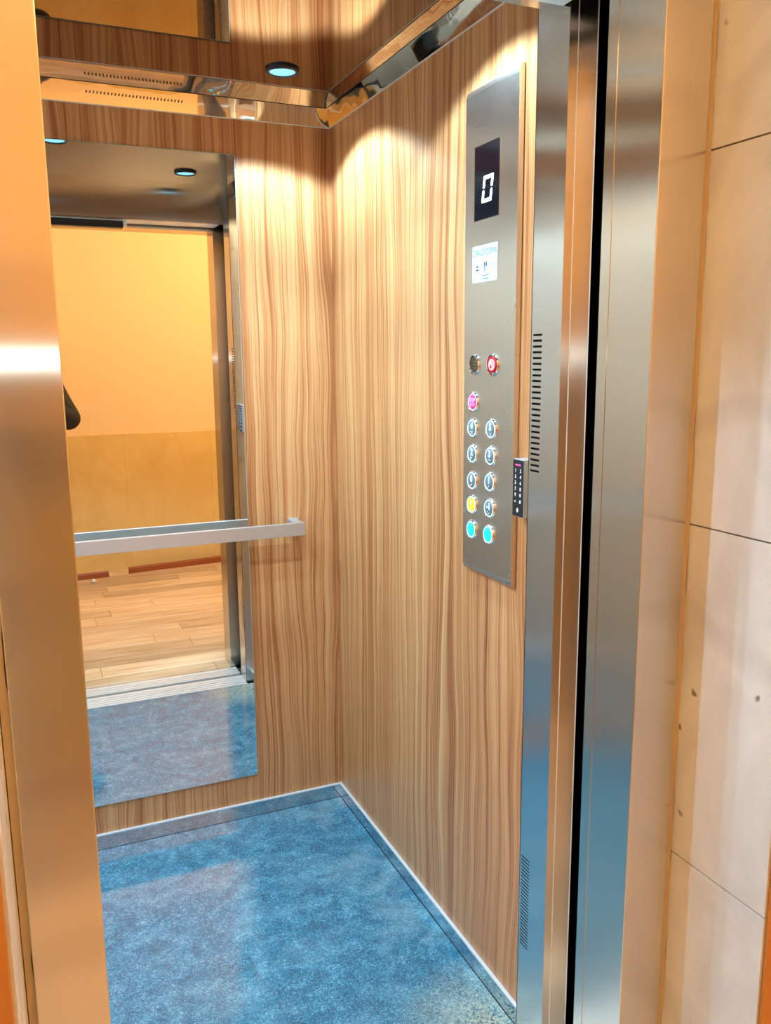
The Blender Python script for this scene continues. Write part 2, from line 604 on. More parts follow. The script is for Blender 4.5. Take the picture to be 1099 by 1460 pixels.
# angled front face with its two folded edges
eplan('front_return', [(RET_X, CAR_Y), (0.9100, 1.2780), (0.9110, 1.2800), (RET_X + 0.002, CAR_Y + 0.002)], 'steel_dim')
eplan('front_return', [(0.9110, 1.2775), (0.9365, 1.2605), (0.9375, 1.2625), (0.9120, 1.2795)], 'steel_dim')
eplan('folded_edge', [(0.9095, 1.2772), (0.9110, 1.2762), (0.9120, 1.2785), (0.9105, 1.2795)], 'alu')
eplan('folded_edge', [(0.9358, 1.2598), (0.9372, 1.2588), (0.9385, 1.2635), (0.9370, 1.2642)], 'alu')
ebox('return_core', 0.9125, 0.955, CAR_Y + 0.004, 1.355, 0.0, ZC, mat='dark')
# opposite return, behind which the doors slide
ebox('side_return', XL, 0.037, YF - 0.002, YF, 0.0, ZC, mat='steel')
ebox('side_return', 0.0355, 0.037, CAR_Y, YF, 0.0, ZC, mat='steel')
ebox('header', 0.037, RET_X, CAR_Y, YF, 2.05, ZC, mat='steel')
ebox('header_lip', 0.037, RET_X, CAR_Y - 0.004, YF - 0.004, 2.043, 2.05, mat='steel_dim')
bm = bmesh.new()
prof = [(1.40, -0.04), (1.40, 0.001)]
for y in (1.385, 1.362, 1.338, 1.316):
    prof += [(y, 0.001), (y, -0.008), (y - 0.0075, -0.008), (y - 0.0075, 0.001)]
prof += [(1.287, 0.001), (1.287, -0.04)]
add_prism(bm, prof, 'x', XL, RET_X)
o = obj('car_sill', bm, 'alu', ent)
o.matrix_parent_inverse = Matrix.Translation((-0.47, -CAR_Y, 0))
# screw hole in the slotted panel
p = onX(750, 1120, RET_X)
bm = bmesh.new()
add_lathe(bm, [(0.0055, 0), (0.0055, 0.0012), (0.0040, 0.0020), (0.0018, 0.0016)], 16)
o = obj('screw', bm, 'black', ent)
o.matrix_parent_inverse = Matrix.Translation((-0.47, -CAR_Y, 0))
o.matrix_local = Matrix.Translation((RET_X, p.y, p.z)) @ Matrix.Rotation(-math.pi / 2, 4, 'Y')
# black door operator rail showing under the header
oper = thing('door_hanger_rail', 'black rail hanging under the steel header of the lift doorway', 'rail', (0.2, 1.235, 2.006))
bm = bmesh.new(); add_box(bm, -0.55, 0.285, -0.022, 0.022, 0.008, 0.036); obj('rail_cover', bm, 'black', oper, 0.002)
bm = bmesh.new(); add_box(bm, 0.285, 0.30, -0.018, 0.018, 0.016, 0.036); obj('end_bracket', bm, 'alu', oper, 0.001)
bm = bmesh.new(); add_box(bm, -0.55, 0.68, -0.045, 0.045, 0.036, 0.044); obj('mounting_plate', bm, 'alu', oper, 0.001)

# ------------------------------------------------------------------ landing frame
lf = struct(bpy.data.objects.new('door_2', None), 'brushed steel landing door frame set between marble reveals', 'doorway')
COL.objects.link(lf)
lf.location = (0.47, J_OUT, 0)


def lbox(name, *a, **k):
    o = box(name, *a, **k)
    o.parent = lf
    o.matrix_parent_inverse = Matrix.Translation((-0.47, -J_OUT, 0))
    return o


AW = 0.085
lbox('jamb', JXR, JXR + AW, J_OUT, J_IN, -0.01, 2.03, mat='frame', bevel=0.0015)
lbox('jamb', JXL - AW, JXL, J_OUT, J_IN, -0.01, 2.03, mat='frame', bevel=0.0015)
lbox('jamb_lip', JXR - 0.0008, JXR + 0.001, J_IN - 0.024, J_IN - 0.0005, 0.0, 2.03, mat='frame')
lbox('jamb_lip', JXL - 0.001, JXL + 0.0015, J_IN - 0.024, J_IN + 0.001, 0.0, 2.03, mat='frame')
lbox('header', JXL - AW, JXR + AW, J_OUT, J_IN, 2.03, 2.115, mat='frame', bevel=0.0015)
bm = bmesh.new()
prof = [(1.258, -0.04), (1.258, 0.001)]
for y in (1.245, 1.222, 1.200):
    prof += [(y, 0.001), (y, -0.008), (y - 0.0075, -0.008), (y - 0.0075, 0.001)]
prof += [(1.166, 0.001), (1.166, -0.04)]
add_prism(bm, prof, 'x', -0.5, JXR + 0.02)
o = obj('landing_sill', bm, 'alu', lf)
o.matrix_parent_inverse = Matrix.Translation((-0.47, -J_OUT, 0))

# rough plaster edge between frame and marble: jagged strip
def ragged(name, xa, xb, y0, y1):
    bm = bmesh.new()
    rnd = random.Random(3)
    n = 70
    L, R = [], []
    for i in range(n + 1):
        z = 2.10 * i / n
        L.append((xa, z)); R.append((xb + rnd.uniform(-0.002, 0.002), z))
    pts = [(a, b) for a, b in L] + [(a, b) for a, b in reversed(R)]
    f = [bm.verts.new((x, y0 + rnd.uniform(0, 0.002), z)) for x, z in pts]
    m = len(f)
    half = n + 1
    for i in range(n):
        bm.faces.new((f[i], f[i + 1], f[m - 2 - i], f[m - 1 - i]))
    g = [bm.verts.new((v.co.x, y1, v.co.z)) for v in f]
    for i in range(n):
        bm.faces.new((f[i], g[i], g[i + 1], f[i + 1]))
        j = half + i
        bm.faces.new((f[j], g[j], g[j + 1], f[j + 1]))
    o = obj(name, bm, 'bead', lf)
    o.matrix_parent_inverse = Matrix.Translation((-0.47, -J_OUT, 0))
ragged('plaster_edge', JXR + AW, MXR - 0.001, J_OUT + 0.003, J_IN)
ragged('plaster_edge', MXL + 0.001, JXL - AW, J_OUT + 0.006, J_IN)

# ================================================================== THE LOBBY
WB = J_IN - 0.005
struct(box('wall_landing_right', MXR + 0.018, LX1, WALL_Y + 0.012, WB, -0.05, LZ, 'cream'), 'landing wall beside the lift door on the button panel side', 'wall')
struct(box('wall_landing_left', LX0, MXL - 0.018, WALL_Y + 0.012, WB, -0.05, LZ, 'cream'), 'landing wall beside the lift door away from the button panel', 'wall')
struct(box('wall_landing_top', MXL - 0.018, MXR + 0.018, WALL_Y + 0.012, WB, 2.126, LZ, 'cream'), 'landing wall over the lift door', 'wall')
wr = bpy.data.objects['wall_landing_right']
wl = bpy.data.objects['wall_landing_left']
zs = [0.0, 0.640, 1.212, 1.776, 2.126]
for (xa, xb, par) in ((MXR, MXR + 0.018, wr), (MXL - 0.018, MXL, wl)):
    for a, b in zip(zs, zs[1:]):
        box('marble_slab', xa, xb, WALL_Y, J_IN - 0.006, a + 0.0012, b - 0.0012, 'marble', par, 0.0012)
    box('slab_mortar', min(xa, xb) + 0.003, max(xa, xb) - 0.0015, WALL_Y + 0.004, J_IN - 0.008, 0.0, 2.126, 'grout', par)
    s = 1 if par is wr else -1
    xo = xb if s > 0 else xa
    box('corner_trim', min(xo - s * 0.014, xo + s * 0.012), max(xo - s * 0.014, xo + s * 0.012), WALL_Y - 0.006, WALL_Y, 0.0, 2.126, 'ctrim', par, 0.002)
    # marble facing around the doorway on the lobby side
    for a, b in zip(zs, zs[1:]):
        for k in range(2):
            xs = xo + s * (0.013 + 0.40 * k)
            xe = xo + s * (0.013 + 0.40 * (k + 1) - 0.002)
            box('facing_slab', min(xs, xe), max(xs, xe), WALL_Y, WALL_Y + 0.012, a + 0.0012, b - 0.0012, 'marble', par, 0.0012)

struct(box('wall_lobby_far', LX0, LX1, FAR_Y - 0.1, FAR_Y, -0.05, LZ, 'cream'), 'cream painted lobby wall over beige marble seen in the mirror', 'wall')
far = bpy.data.objects['wall_lobby_far']
WT = 0.962
xw = LX0
k = 0
while xw < LX1 - 0.01:
    xe = min(xw + 0.60, LX1)
    box('wainscot_slab', xw + 0.0002, xe - 0.0002, FAR_Y, FAR_Y + 0.014, 0.0, WT, 'wains', far, 0.0006)
    xw = xe
struct(box('wall_lobby_left', LX0 - 0.1, LX0, FAR_Y, WB, -0.05, LZ, 'cream'), 'cream painted end wall of the lobby away from the button panel', 'wall')
struct(box('wall_lobby_right', LX1, LX1 + 0.1, FAR_Y, WB, -0.05, LZ, 'cream'), 'cream painted end wall of the lobby on the button panel side', 'wall')
struct(box('ceiling_lobby', LX0, LX1, FAR_Y, WALL_Y + 0.012, LZ, LZ + 0.05, 'white'), 'white painted lobby ceiling', 'ceiling')
fl = struct(box('floor_lobby', LX0, LX1, FAR_Y, J_IN, -0.06, -0.010, 'grout'), 'pale wood look plank floor of the lobby', 'floor')
PW = 0.142
rnd = random.Random(11)
y = FAR_Y + 0.014
cache = {}
while y < J_IN - 0.01:
    y2 = min(y + PW, J_IN - 0.001)
    x = LX0 - rnd.uniform(0, 0.8)
    while x < LX1:
        xe = x + 0.85
        a, b = max(x, LX0 + 0.001), min(xe, LX1 - 0.001)
        if y2 > WALL_Y - 0.001:      # inside the door recess
            a, b = max(a, MXL + 0.001), min(b, MXR - 0.001)
        if b - a > 0.03:
            key = (round(b - a, 3), round(y2 - y, 3))
            if key not in cache:
                bm = bmesh.new()
                add_box(bm, 0, b - a - 0.0016, 0, y2 - y - 0.0016, -0.010, 0.0)
                o = obj('floor_plank', bm, 'plank', fl, 0.0008, False, 1)
                cache[key] = o.data
            else:
                o = bpy.data.objects.new('floor_plank', cache[key])
                COL.objects.link(o); o.parent = fl
            o.location = (a, y, 0)
        x = xe
    y = y2
# dark shaft beyond the gap between car and landing
struct(box('wall_shaft', 1.06, 1.08, WB, 1.40, -0.4, 2.6, 'shaft'), 'dark lift shaft wall seen in the gap between car and frame', 'wall')

# ================================================================== LIGHT FITTINGS
def downlight(x, y, label):
    t = thing('downlight', label, 'downlight', (x, y, ZC - 0.008), 'recessed downlights in the mirror ceiling')
    bm = bmesh.new()
    add_lathe(bm, [(0.033, 0.0075), (0.033, 0.002), (0.036, 0.0), (0.041, 0.0), (0.0435, 0.003), (0.0435, 0.008)], 40, (0, 0), False)
    obj('trim_ring', bm, 'black', t, 0, True)
    bm = bmesh.new()
    add_lathe(bm, [(0.033, 0.0075), (0.033, 0.0035), (0.020, 0.0028), (0.001, 0.0026)], 40)
    obj('lens', bm, 'lens', t, 0, True)
    L = bpy.data.lights.new('downlight_lamp', 'SPOT')
    L.energy = SPOT_W
    L.color = COOL
    L.spot_size = math.radians(2 * SPOT_HALF)
    L.spot_blend = SPOT_BLEND
    L.shadow_soft_size = 0.028
    l = bpy.data.objects.new('downlight_lamp', L)
    COL.objects.link(l)
    l.parent = t
    l.location = (0, 0, -0.002)
    return t
downlight(0.70, 2.25, 'round cool white downlight in the ceiling corner between mirror wall and panel wall')
downlight(0.70, 1.52, 'round cool white downlight in the ceiling over the button panel near the doorway')
downlight(0.20, 1.885, 'round cool white downlight in the middle of the lift ceiling')
downlight(-0.30, 2.25, 'round cool white downlight by the back wall, far from the button panel')
downlight(-0.30, 1.52, 'round cool white downlight near the doorway, far from the button panel')


def lobby_lamp(x, y, label, k=1.0):
    t = thing('ceiling_lamp', label, 'ceiling lamp', (x, y, LZ - 0.07), 'flush lamps on the lobby ceiling')
    bm = bmesh.new()
    add_lathe(bm, [(0.12, 0.07), (0.15, 0.06), (0.155, 0.045)], 36)
    obj('base', bm, 'lampbody', t, 0, True)
    bm = bmesh.new()
    add_lathe(bm, [(0.15, 0.046), (0.145, 0.025), (0.11, 0.008), (0.05, 0.001), (0.005, 0.0)], 36)
    obj('diffuser', bm, 'lampglow', t, 0, True)
    L = bpy.data.lights.new('ceiling_lamp_bulb', 'POINT')
    L.energy = LOBBY_W * k
    L.color = WARM
    L.shadow_soft_size = 0.10
    l = bpy.data.objects.new('ceiling_lamp_bulb', L)
    COL.objects.link(l); l.parent = t
    l.location = (0, 0, -0.12)
lobby_lamp(1.65, 0.15, 'round warm ceiling lamp of the lobby on the button panel side', 1.3)
lobby_lamp(-0.95, 0.15, 'round warm ceiling lamp of the lobby away from the button panel', 0.75)

# ================================================================== MIRROR AND HANDRAIL
MX0, MX1, MZ0, MZ1 = -0.24, 0.642, 0.1425, 2.052
mir = thing('wall_mirror', 'tall frameless mirror on the wood laminate back wall of the lift', 'mirror', (0.2, D, MZ0))
bm = bmesh.new(); add_box(bm, MX0 - 0.2, MX1 - 0.2, -0.0045, -0.0002, 0, MZ1 - MZ0); obj('backing_glass', bm, 'glass_edge', mir, 0.0004, False, 1)
bm = bmesh.new(); add_box(bm, MX0 - 0.1985, MX1 - 0.2015, -0.0049, -0.0045, 0.0015, MZ1 - MZ0 - 0.0015); obj('mirror_face', bm, 'mirror', mir)

rail = thing('handrail', 'flat brushed metal handrail across the mirror on the back wall', 'handrail', (0.2, D, 0.938))
bm = bmesh.new(); add_box(bm, -0.62, 0.602, -0.076, -0.062, 0, 0.040); obj('bar', bm, 'satin', rail, 0.0012)
for s in (0.572, -0.62):
    bm = bmesh.new(); add_box(bm, s, s + 0.030, -0.062, -0.003, 0.002, 0.038); obj('bracket', bm, 'satin', rail, 0.001)
    bm = bmesh.new(); add_box(bm, s - 0.004, s + 0.034, -0.003, -0.0002, -0.003, 0.043); obj('wall_plate', bm, 'satin', rail, 0.0008)

# ================================================================== CONTROL PANEL
PX = XR - 0.013
corners = [onX(667, 128, PX), onX(744, 86, PX), onX(657, 808, PX), onX(725, 840, PX)]
y_far = (corners[0].y + corners[2].y) / 2
y_near = (corners[1].y + corners[3].y) / 2
z_top = (corners[0].z + corners[1].z) / 2
z_bot = (corners[2].z + corners[3].z) / 2
YC, ZCP = (y_far + y_near) / 2, z_bot
ROT = Matrix(((0, 0, -1), (-1, 0, 0), (0, 1, 0)))
cop = thing('control_panel', 'tall brushed steel lift control panel with display and round buttons', 'control panel', (XR, YC, ZCP), None, ROT)
HW, PH = (y_far - y_near) / 2, z_top - z_bot
T = 0.013


def uv(px, py, off=0.0):
    p = onX(px, py, PX - off)
    return -(p.y - YC), p.z - ZCP


bm = bmesh.new(); add_box(bm, -HW + 0.006, HW - 0.006, 0.012, PH - 0.012, 0.0002, 0.006); obj('back_box', bm, 'dark', cop)
bm = bmesh.new()
EN = 0.020                                 # rolled over ends at top and bottom
low = [(v_, w_) for v_, w_ in [(EN * (1 - math.cos(math.pi / 2 * i / 8)), 0.0015 + (T - 0.0015) * math.sin(math.pi / 2 * i / 8)) for i in range(9)]]
outl = low + [(PH - v_, w_) for v_, w_ in reversed(low)]
L0 = [bm.verts.new((-HW, v_, w_)) for v_, w_ in outl]
L1 = [bm.verts.new((HW, v_, w_)) for v_, w_ in outl]
bm.faces.new(L0); bm.faces.new(L1[::-1])
for i in range(len(outl)):
    j = (i + 1) % len(outl)
    bm.faces.new((L0[i], L1[i], L1[j], L0[j]))
bmesh.ops.recalc_face_normals(bm, faces=bm.faces)
ed = [e for e in bm.edges if abs(e.verts[0].co.x - e.verts[1].co.x) < 1e-6 and (e.verts[0].co - e.verts[1].co).length > 0.5 and e.verts[0].co.z > T - 1e-5]
bmesh.ops.bevel(bm, geom=ed, offset=0.003, segments=3, profile=0.55, affect='EDGES')
obj('face_plate', bm, 'cop', cop, 0, True)

# display
du0, dv1 = uv(678, 212); du1, _ = uv(713, 195); _, dv0 = uv(676, 318)
dv1 = (uv(678, 212)[1] + uv(713, 195)[1]) / 2
dv0 = (uv(676, 318)[1] + uv(711, 304)[1]) / 2
du0 = (uv(678, 212)[0] + uv(676, 318)[0]) / 2
du1 = (uv(713, 195)[0] + uv(711, 304)[0]) / 2
bm = bmesh.new(); add_box(bm, du0, du1, dv0, dv1, T - 0.001, T + 0.0008)
disp = obj('display', bm, 'glassblk', cop, 0.0006)
bm = bmesh.new()
fw = 0.0012
add_box(bm, du0 - fw, du1 + fw, dv1, dv1 + fw, T - 0.001, T + 0.0006)
add_box(bm, du0 - fw, du1 + fw, dv0 - fw, dv0, T - 0.001, T + 0.0006)
add_box(bm, du0 - fw, du0, dv0, dv1, T - 0.001, T + 0.0006)
add_box(bm, du1, du1 + fw, dv0, dv1, T - 0.001, T + 0.0006)
obj('display_frame', bm, 'steel_dim', cop)
# seven segment 0 built from its six lit bars
tl, tr = uv(690, 252), uv(704, 245.5)
bl, br = uv(687, 291), uv(700, 285)
gw, gt = tr[0] - tl[0], 0.0072
gh = ((tl[1] - bl[1]) + (tr[1] - br[1])) / 2
sh = ((tl[0] - bl[0]) + (tr[0] - br[0])) / 2
g0 = (bl[0], (bl[1] + br[1]) / 2)


def seg(pts):
    bm = bmesh.new()
    add_poly(bm, [(g0[0] + x + sh * yv / gh, g0[1] + yv) for x, yv in pts], T + 0.0006, T + 0.0012)
    obj('segment', bm, 'led', disp)


q, e = gt, 0.0008
h2 = gh / 2
seg([(e, 0), (gw - e, 0), (gw - q, q), (q, q)])
seg([(q, gh - q), (gw - q, gh - q), (gw - e, gh), (e, gh)])
for xs, d in ((0, 1), (gw, -1)):
    seg([(xs, e), (xs + d * q, q + e), (xs + d * q, h2 - q * 0.45), (xs + d * q * 0.5, h2 - 0.0015), (xs, h2 - q * 0.45)])
    seg([(xs, gh - e), (xs + d * q, gh - q - e), (xs + d * q, h2 + q * 0.45), (xs + d * q * 0.5, h2 + 0.0015), (xs, h2 + q * 0.45)])

# printed notice under the display
su0 = (uv(674.5, 352)[0] + uv(673, 405)[0]) / 2
su1 = (uv(710, 344)[0] + uv(708.5, 398)[0]) / 2
sv1 = (uv(674.5, 353)[1] + uv(710, 344)[1]) / 2
sv0 = (uv(673, 405)[1] + uv(708.5, 398)[1]) / 2
bm = bmesh.new(); add_box(bm, su0, su1, sv0, sv1, T, T + 0.0005)
stk = obj('notice', bm, 'sticker', cop)
sw, shh = su1 - su0, sv1 - sv0
cu_ = (su0 + su1) / 2
text_mesh('lettering', 'DALDOSMA', 0.0185, 'ink', stk, cu_ + 0.001, sv0 + shh * 0.80, T + 0.0005, 0.0001, 0.0, 0.80 * sw / 0.085)
def rects(name, mat, parent, L, w0=T + 0.0005, w1=T + 0.0007):
    bm = bmesh.new()
    for (a, b, c, d) in L:
        add_box(bm, su0 + a * sw, su0 + b * sw, sv0 + c * shh, sv0 + d * shh, w0, w1)
    return obj(name, bm, mat, parent)
rects('icon', 'inkdark', stk, [(0.17, 0.24, 0.41, 0.46), (0.15, 0.27, 0.32, 0.36)])
rects('icon', 'inkblue', stk, [(0.47, 0.515, 0.42, 0.53), (0.54, 0.60, 0.42, 0.53), (0.485, 0.505, 0.27, 0.42), (0.55, 0.565, 0.30, 0.42)])
rects('icon', 'inkpale', stk, [(0.80, 0.83, 0.40, 0.52), (0.86, 0.92, 0.42, 0.45), (0.89, 0.92, 0.35, 0.42)])
rects('ruled_line', 'ink', stk, [(0.40, 0.68, 0.165, 0.185), (0.42, 0.66, 0.08, 0.10)])


# buttons
def braille(bm, u, v, dots, r=0.0011):
    for i, (a, b) in enumerate(dots):
        add_lathe(bm, [(r, T + 0.0045), (r * 0.6, T + 0.0052), (r * 0.1, T + 0.0054)], 8, (u + a * 0.0036, v + b * 0.0036))


def button(px, py, cap, kind, R=0.0225, ring=True):
    u, v = uv(px, py, 0.003)
    root = bpy.data.objects.new('tmp', None)
    bm = bmesh.new()
    if kind == 'speaker':
        add_lathe(bm, [(R * 0.74, T - 0.0005), (R * 0.74, T + 0.0015), (R * 0.70, T + 0.002), (0.0005, T + 0.002)], 36, (u, v))
    else:
        add_lathe(bm, [(R * 0.70, T - 0.0005), (R * 0.70, T + 0.0038), (R * 0.66, T + 0.0045), (0.0005, T + 0.0045)], 36, (u, v))
    b = obj('button', bm, cap, cop, 0, True)
    bm = bmesh.new()
    add_lathe(bm, [(R, T - 0.0005), (R, T + 0.001), (R * 0.96, T + 0.0034), (R * 0.90, T + 0.0046), (R * 0.84, T + 0.0038), (R * 0.82, T + 0.001)], 36, (u, v), False)
    obj('bezel', bm, 'chrome', b, 0, True)
    if ring:
        bm = bmesh.new()
        add_lathe(bm, [(R * 0.84, T), (R * 0.84, T + 0.0030), (R * 0.70, T + 0.0036), (R * 0.70, T)], 36, (u, v), False)
        obj('light_ring', bm, 'pinkish' if kind in ('alarm', 'stop') else 'halo', b, 0, True)
    return b, u, v


# intercom grille
b, u, v = button(675.5, 520, 'bronze', 'speaker', 0.0225, False)
for i in range(-3, 4):
    hh = 0.0145 * math.sqrt(max(0.05, 1 - (i / 3.8) ** 2))
    bm = bmesh.new(); add_box(bm, u + i * 0.0039 - 0.0009, u + i * 0.0039 + 0.0009, v - hh, v + hh, T + 0.002, T + 0.0023)
    obj('grille_slot', bm, 'dark', b)
for j in (-1, 0, 1):
    bm = bmesh.new(); add_box(bm, u - 0.013, u + 0.013, v + j * 0.007 - 0.0006, v + j * 0.007 + 0.0006, T + 0.0022, T + 0.0026)
    obj('grille_bar', bm, 'bronze', b)
# red alarm button with a bell-like mark
b, u, v = button(701.5, 520, 'red', 'alarm', 0.0235, False)
bm = bmesh.new(); add_lathe(bm, [(0.0118, T + 0.0044), (0.0118, T + 0.0048), (0.0005, T + 0.0048)], 28, (u, v)); obj('legend_disc', bm, 'pinkish', b)
bm = bmesh.new()
add_lathe(bm, [(0.0042, T + 0.0047), (0.0040, T + 0.0051), (0.0004, T + 0.0051)], 14, (u - 0.003, v - 0.0045))
add_poly(bm, [(u - 0.001, v + 0.008), (u + 0.004, v + 0.0075), (u + 0.007, v + 0.002), (u + 0.0065, v - 0.004), (u + 0.005, v - 0.004), (u + 0.0048, v + 0.002), (u + 0.002, v + 0.0055), (u - 0.001, v + 0.006)], T + 0.0047, T + 0.0051)
add_poly(bm, [(u - 0.007, v + 0.001), (u - 0.0035, v + 0.003), (u - 0.0045, v + 0.0), (u - 0.0065, v - 0.001)], T + 0.0047, T + 0.0051)
obj('legend', bm, 'red', b)
# pink stop button
b, u, v = button(674, 573, 'pink', 'stop')
text_mesh('legend', 'STOP', 0.0115, 'pinkish', b, u, v + 0.0035, T + 0.0046, 0.0001, 0.0002, 0.85)
text_mesh('legend', 'STOP', 0.0100, 'pinkish', b, u, v - 0.0062, T + 0.0046, 0.0001, 0.0, 0.85)
# floor buttons
BR = {'4': [(-1, 0), (0, 0), (1, 0), (0, -1), (1, -1)], '5': [(-1, 0), (0, -1), (1, 0), (1, -1)], '2': [(-1, 0), (0, 0), (-1, -1)],
      '3': [(-1, 0), (0, 0), (1, -0.2)], '0': [(-1, -1), (0, 0), (1, 0)], '1': [(0, 0), (-1, -1)], '-1': [(-1, 0), (0, -1), (1, -0.5)]}
for px, py, s in ((673, 610, '4'), (699.5, 612, '5'), (673, 647, '2'), (698.5, 650, '3'), (672.5, 685, '0'), (697.5, 687.5, '1'), (697, 724.5, '-1')):
    b, u, v = button(px, py, 'capgrey', 'floor')
    text_mesh('legend', s, 0.0205, 'legend', b, u, v + 0.0035, T + 0.0046, 0.0002, 0.0007, 0.9)
    bm = bmesh.new(); braille(bm, u, v - 0.0085, BR[s]); o = obj('braille_dots', bm, 'legend', b)
# yellow bell button
b, u, v = button(672, 719, 'yellow', 'floor')
bm = bmesh.new()
add_poly(bm, [(u - 0.0062, v - 0.002), (u + 0.0062, v - 0.002), (u + 0.0042, v + 0.001), (u + 0.0036, v + 0.006), (u + 0.0015, v + 0.0085), (u - 0.0015, v + 0.0085), (u - 0.0036, v + 0.006), (u - 0.0042, v + 0.001)], T + 0.0046, T + 0.0050)
obj('legend', bm, 'sticker', b)
bm = bmesh.new(); braille(bm, u, v - 0.0085, [(-1, 0), (0, -1), (1, 0)]); obj('braille_dots', bm, 'sticker', b)
# two glowing cyan buttons
for px, py in ((671.5, 754.5), (695.5, 762)):
    button(px, py, 'cyan', 'floor')

# ================================================================== ACCESS KEYPAD
KX = XR - 0.027
k_tl, k_tr = onX(731, 653.5, KX), onX(746.5, 656, KX)
k_bl, k_br = onX(730, 735.5, KX), onX(745, 739, KX)
ky1, ky0 = (k_tl.y + k_bl.y) / 2, (k_tr.y + k_br.y) / 2
kz1, kz0 = (k_tl.z + k_tr.z) / 2, (k_bl.z + k_br.z) / 2
kp = thing('access_keypad', 'narrow black access keypad with white digits beside the steel panel', 'keypad', (XR, (ky0 + ky1) / 2, kz0), None, ROT)
kw, kh, kt = (ky1 - ky0) / 2, kz1 - kz0, 0.027
bm = bmesh.new(); add_box(bm, -kw, kw, 0, kh, 0.0002, kt - 0.001); obj('housing', bm, 'satin', kp, 0.0015)
bm = bmesh.new(); add_box(bm, -kw + 0.001, kw - 0.0012, 0.0015, kh - 0.0015, kt - 0.0015, kt); kf = obj('touch_face', bm, 'keyblack', kp, 0.0005, False, 1)
bm = bmesh.new(); add_box(bm, -kw * 0.48, kw * 0.48, kh * 0.893, kh * 0.912, kt - 0.0002, kt + 0.0004); obj('status_light', bm, 'redled', kp)
for i, (a, b) in enumerate((('1', '2'), ('3', '4'), ('5', '6'), ('7', '8'), ('9', '0'), ('*', '#'))):
    vv = kh * (0.80 - 0.105 * i)
    for s, uu in ((a, -kw * 0.46), (b, kw * 0.46)):
        text_mesh('key_mark', s, 0.0098, 'keytxt', kf, uu, vv - (0.003 if s == '*' else 0), kt, 0.0002, 0.00012)
bm = bmesh.new()
vb = kh * 0.115
add_poly(bm, [(-0.0036, vb - 0.002), (0.0036, vb - 0.002), (0.0026, vb), (0.0022, vb + 0.0035), (0.0008, vb + 0.005), (-0.0008, vb + 0.005), (-0.0022, vb + 0.0035), (-0.0026, vb)], kt, kt + 0.0003)
add_box(bm, -0.001, 0.001, vb - 0.0038, vb - 0.0026, kt, kt + 0.0003)
obj('bell_mark', bm, 'keytxt', kf)

# ================================================================== LOOSE BITS IN THE LOBBY
def skirting(label, p0, p1, h):
    a = math.atan2(p1[1] - p0[1], p1[0] - p0[0])
    L = math.hypot(p1[0] - p0[0], p1[1] - p0[1])
    bm = bmesh.new()
    add_prism(bm, [(0, 0), (0.014, 0), (0.014, h * 0.75), (0.009, h), (0, h)], 'x', 0, L)
    o = obj('skirting_board', bm, 'skirt', None, 0.001, False, 1)
    o.location = (p0[0], p0[1], 0.0)
    o.rotation_euler = (0, 0, a)
    tag(o, label, 'skirting')
skirting('short loose strip of brown skirting lying on the lobby floor by the marble wall', (-0.35, -0.900), (0.525, -0.930), 0.042)
skirting('long loose strip of brown skirting leaning in against the lobby marble wall', (0.66, -0.965), (1.75, -1.075), 0.046)
bm = bmesh.new()
bmesh.ops.create_icosphere(bm, subdivisions=2, radius=0.016)
for v in bm.verts:
    v.co *= 1 + 0.25 * math.sin(v.co.x * 300 + v.co.y * 170) * math.cos(v.co.z * 230)
    v.co.z *= 0.8
zmin = min(v.co.z for v in bm.verts)
crumb = obj('plaster_crumb', bm, simple('plaster_white', (0.9, 0.88, 0.82), 0.8), None, 0, True)
crumb.location = (0.415, -0.80, -zmin)
tag(crumb, 'small white plaster crumb on the lobby floor near the skirting', 'crumb')

# ================================================================== THE PERSON TAKING THE PICTURE
def skinned(name, chains, mat, parent, sub=2):
    """chains: lists of ((x,y,z), radius or (rx,ry)); a chain may start at an earlier named joint"""
    me = bpy.data.meshes.new(name)
    V, R, Ed, named = [], [], [], {}
    for ch in chains:
        prev = None
        for it in ch:
            if isinstance(it, str):
                prev = named[it]
                continue
            p, r = it[0], it[1]
            V.append(p); R.append(r if isinstance(r, tuple) else (r, r))
            i = len(V) - 1
            if len(it) > 2:
                named[it[2]] = i
            if prev is not None:
                Ed.append((prev, i))
            prev = i
    me.from_pydata([tuple(v) for v in V], Ed, [])
    o = bpy.data.objects.new(name, me)
    COL.objects.link(o)
    mod = o.modifiers.new('skin', 'SKIN')
    mod.use_smooth_shade = True
    sv = me.skin_vertices[0].data
    for i, r in enumerate(R):
        sv[i].radius = r
        sv[i].use_root = (i == 0)
    sb = o.modifiers.new('sub', 'SUBSURF')
    sb.levels = sub
    sb.render_levels = sub
    dg = bpy.context.evaluated_depsgraph_get()
    m2 = bpy.data.meshes.new_from_object(o.evaluated_get(dg))
    bpy.data.objects.remove(o, do_unlink=True)
    m2.name = name
    m2.materials.clear()
    m2.materials.append(M[mat])
    m2.polygons.foreach_set('use_smooth', [True] * len(m2.polygons))
    r = bpy.data.objects.new(name, m2)
    COL.objects.link(r)
    if parent is not None:
        r.parent = parent
        r.matrix_parent_inverse = Matrix.Translation(-parent.location)
    return r


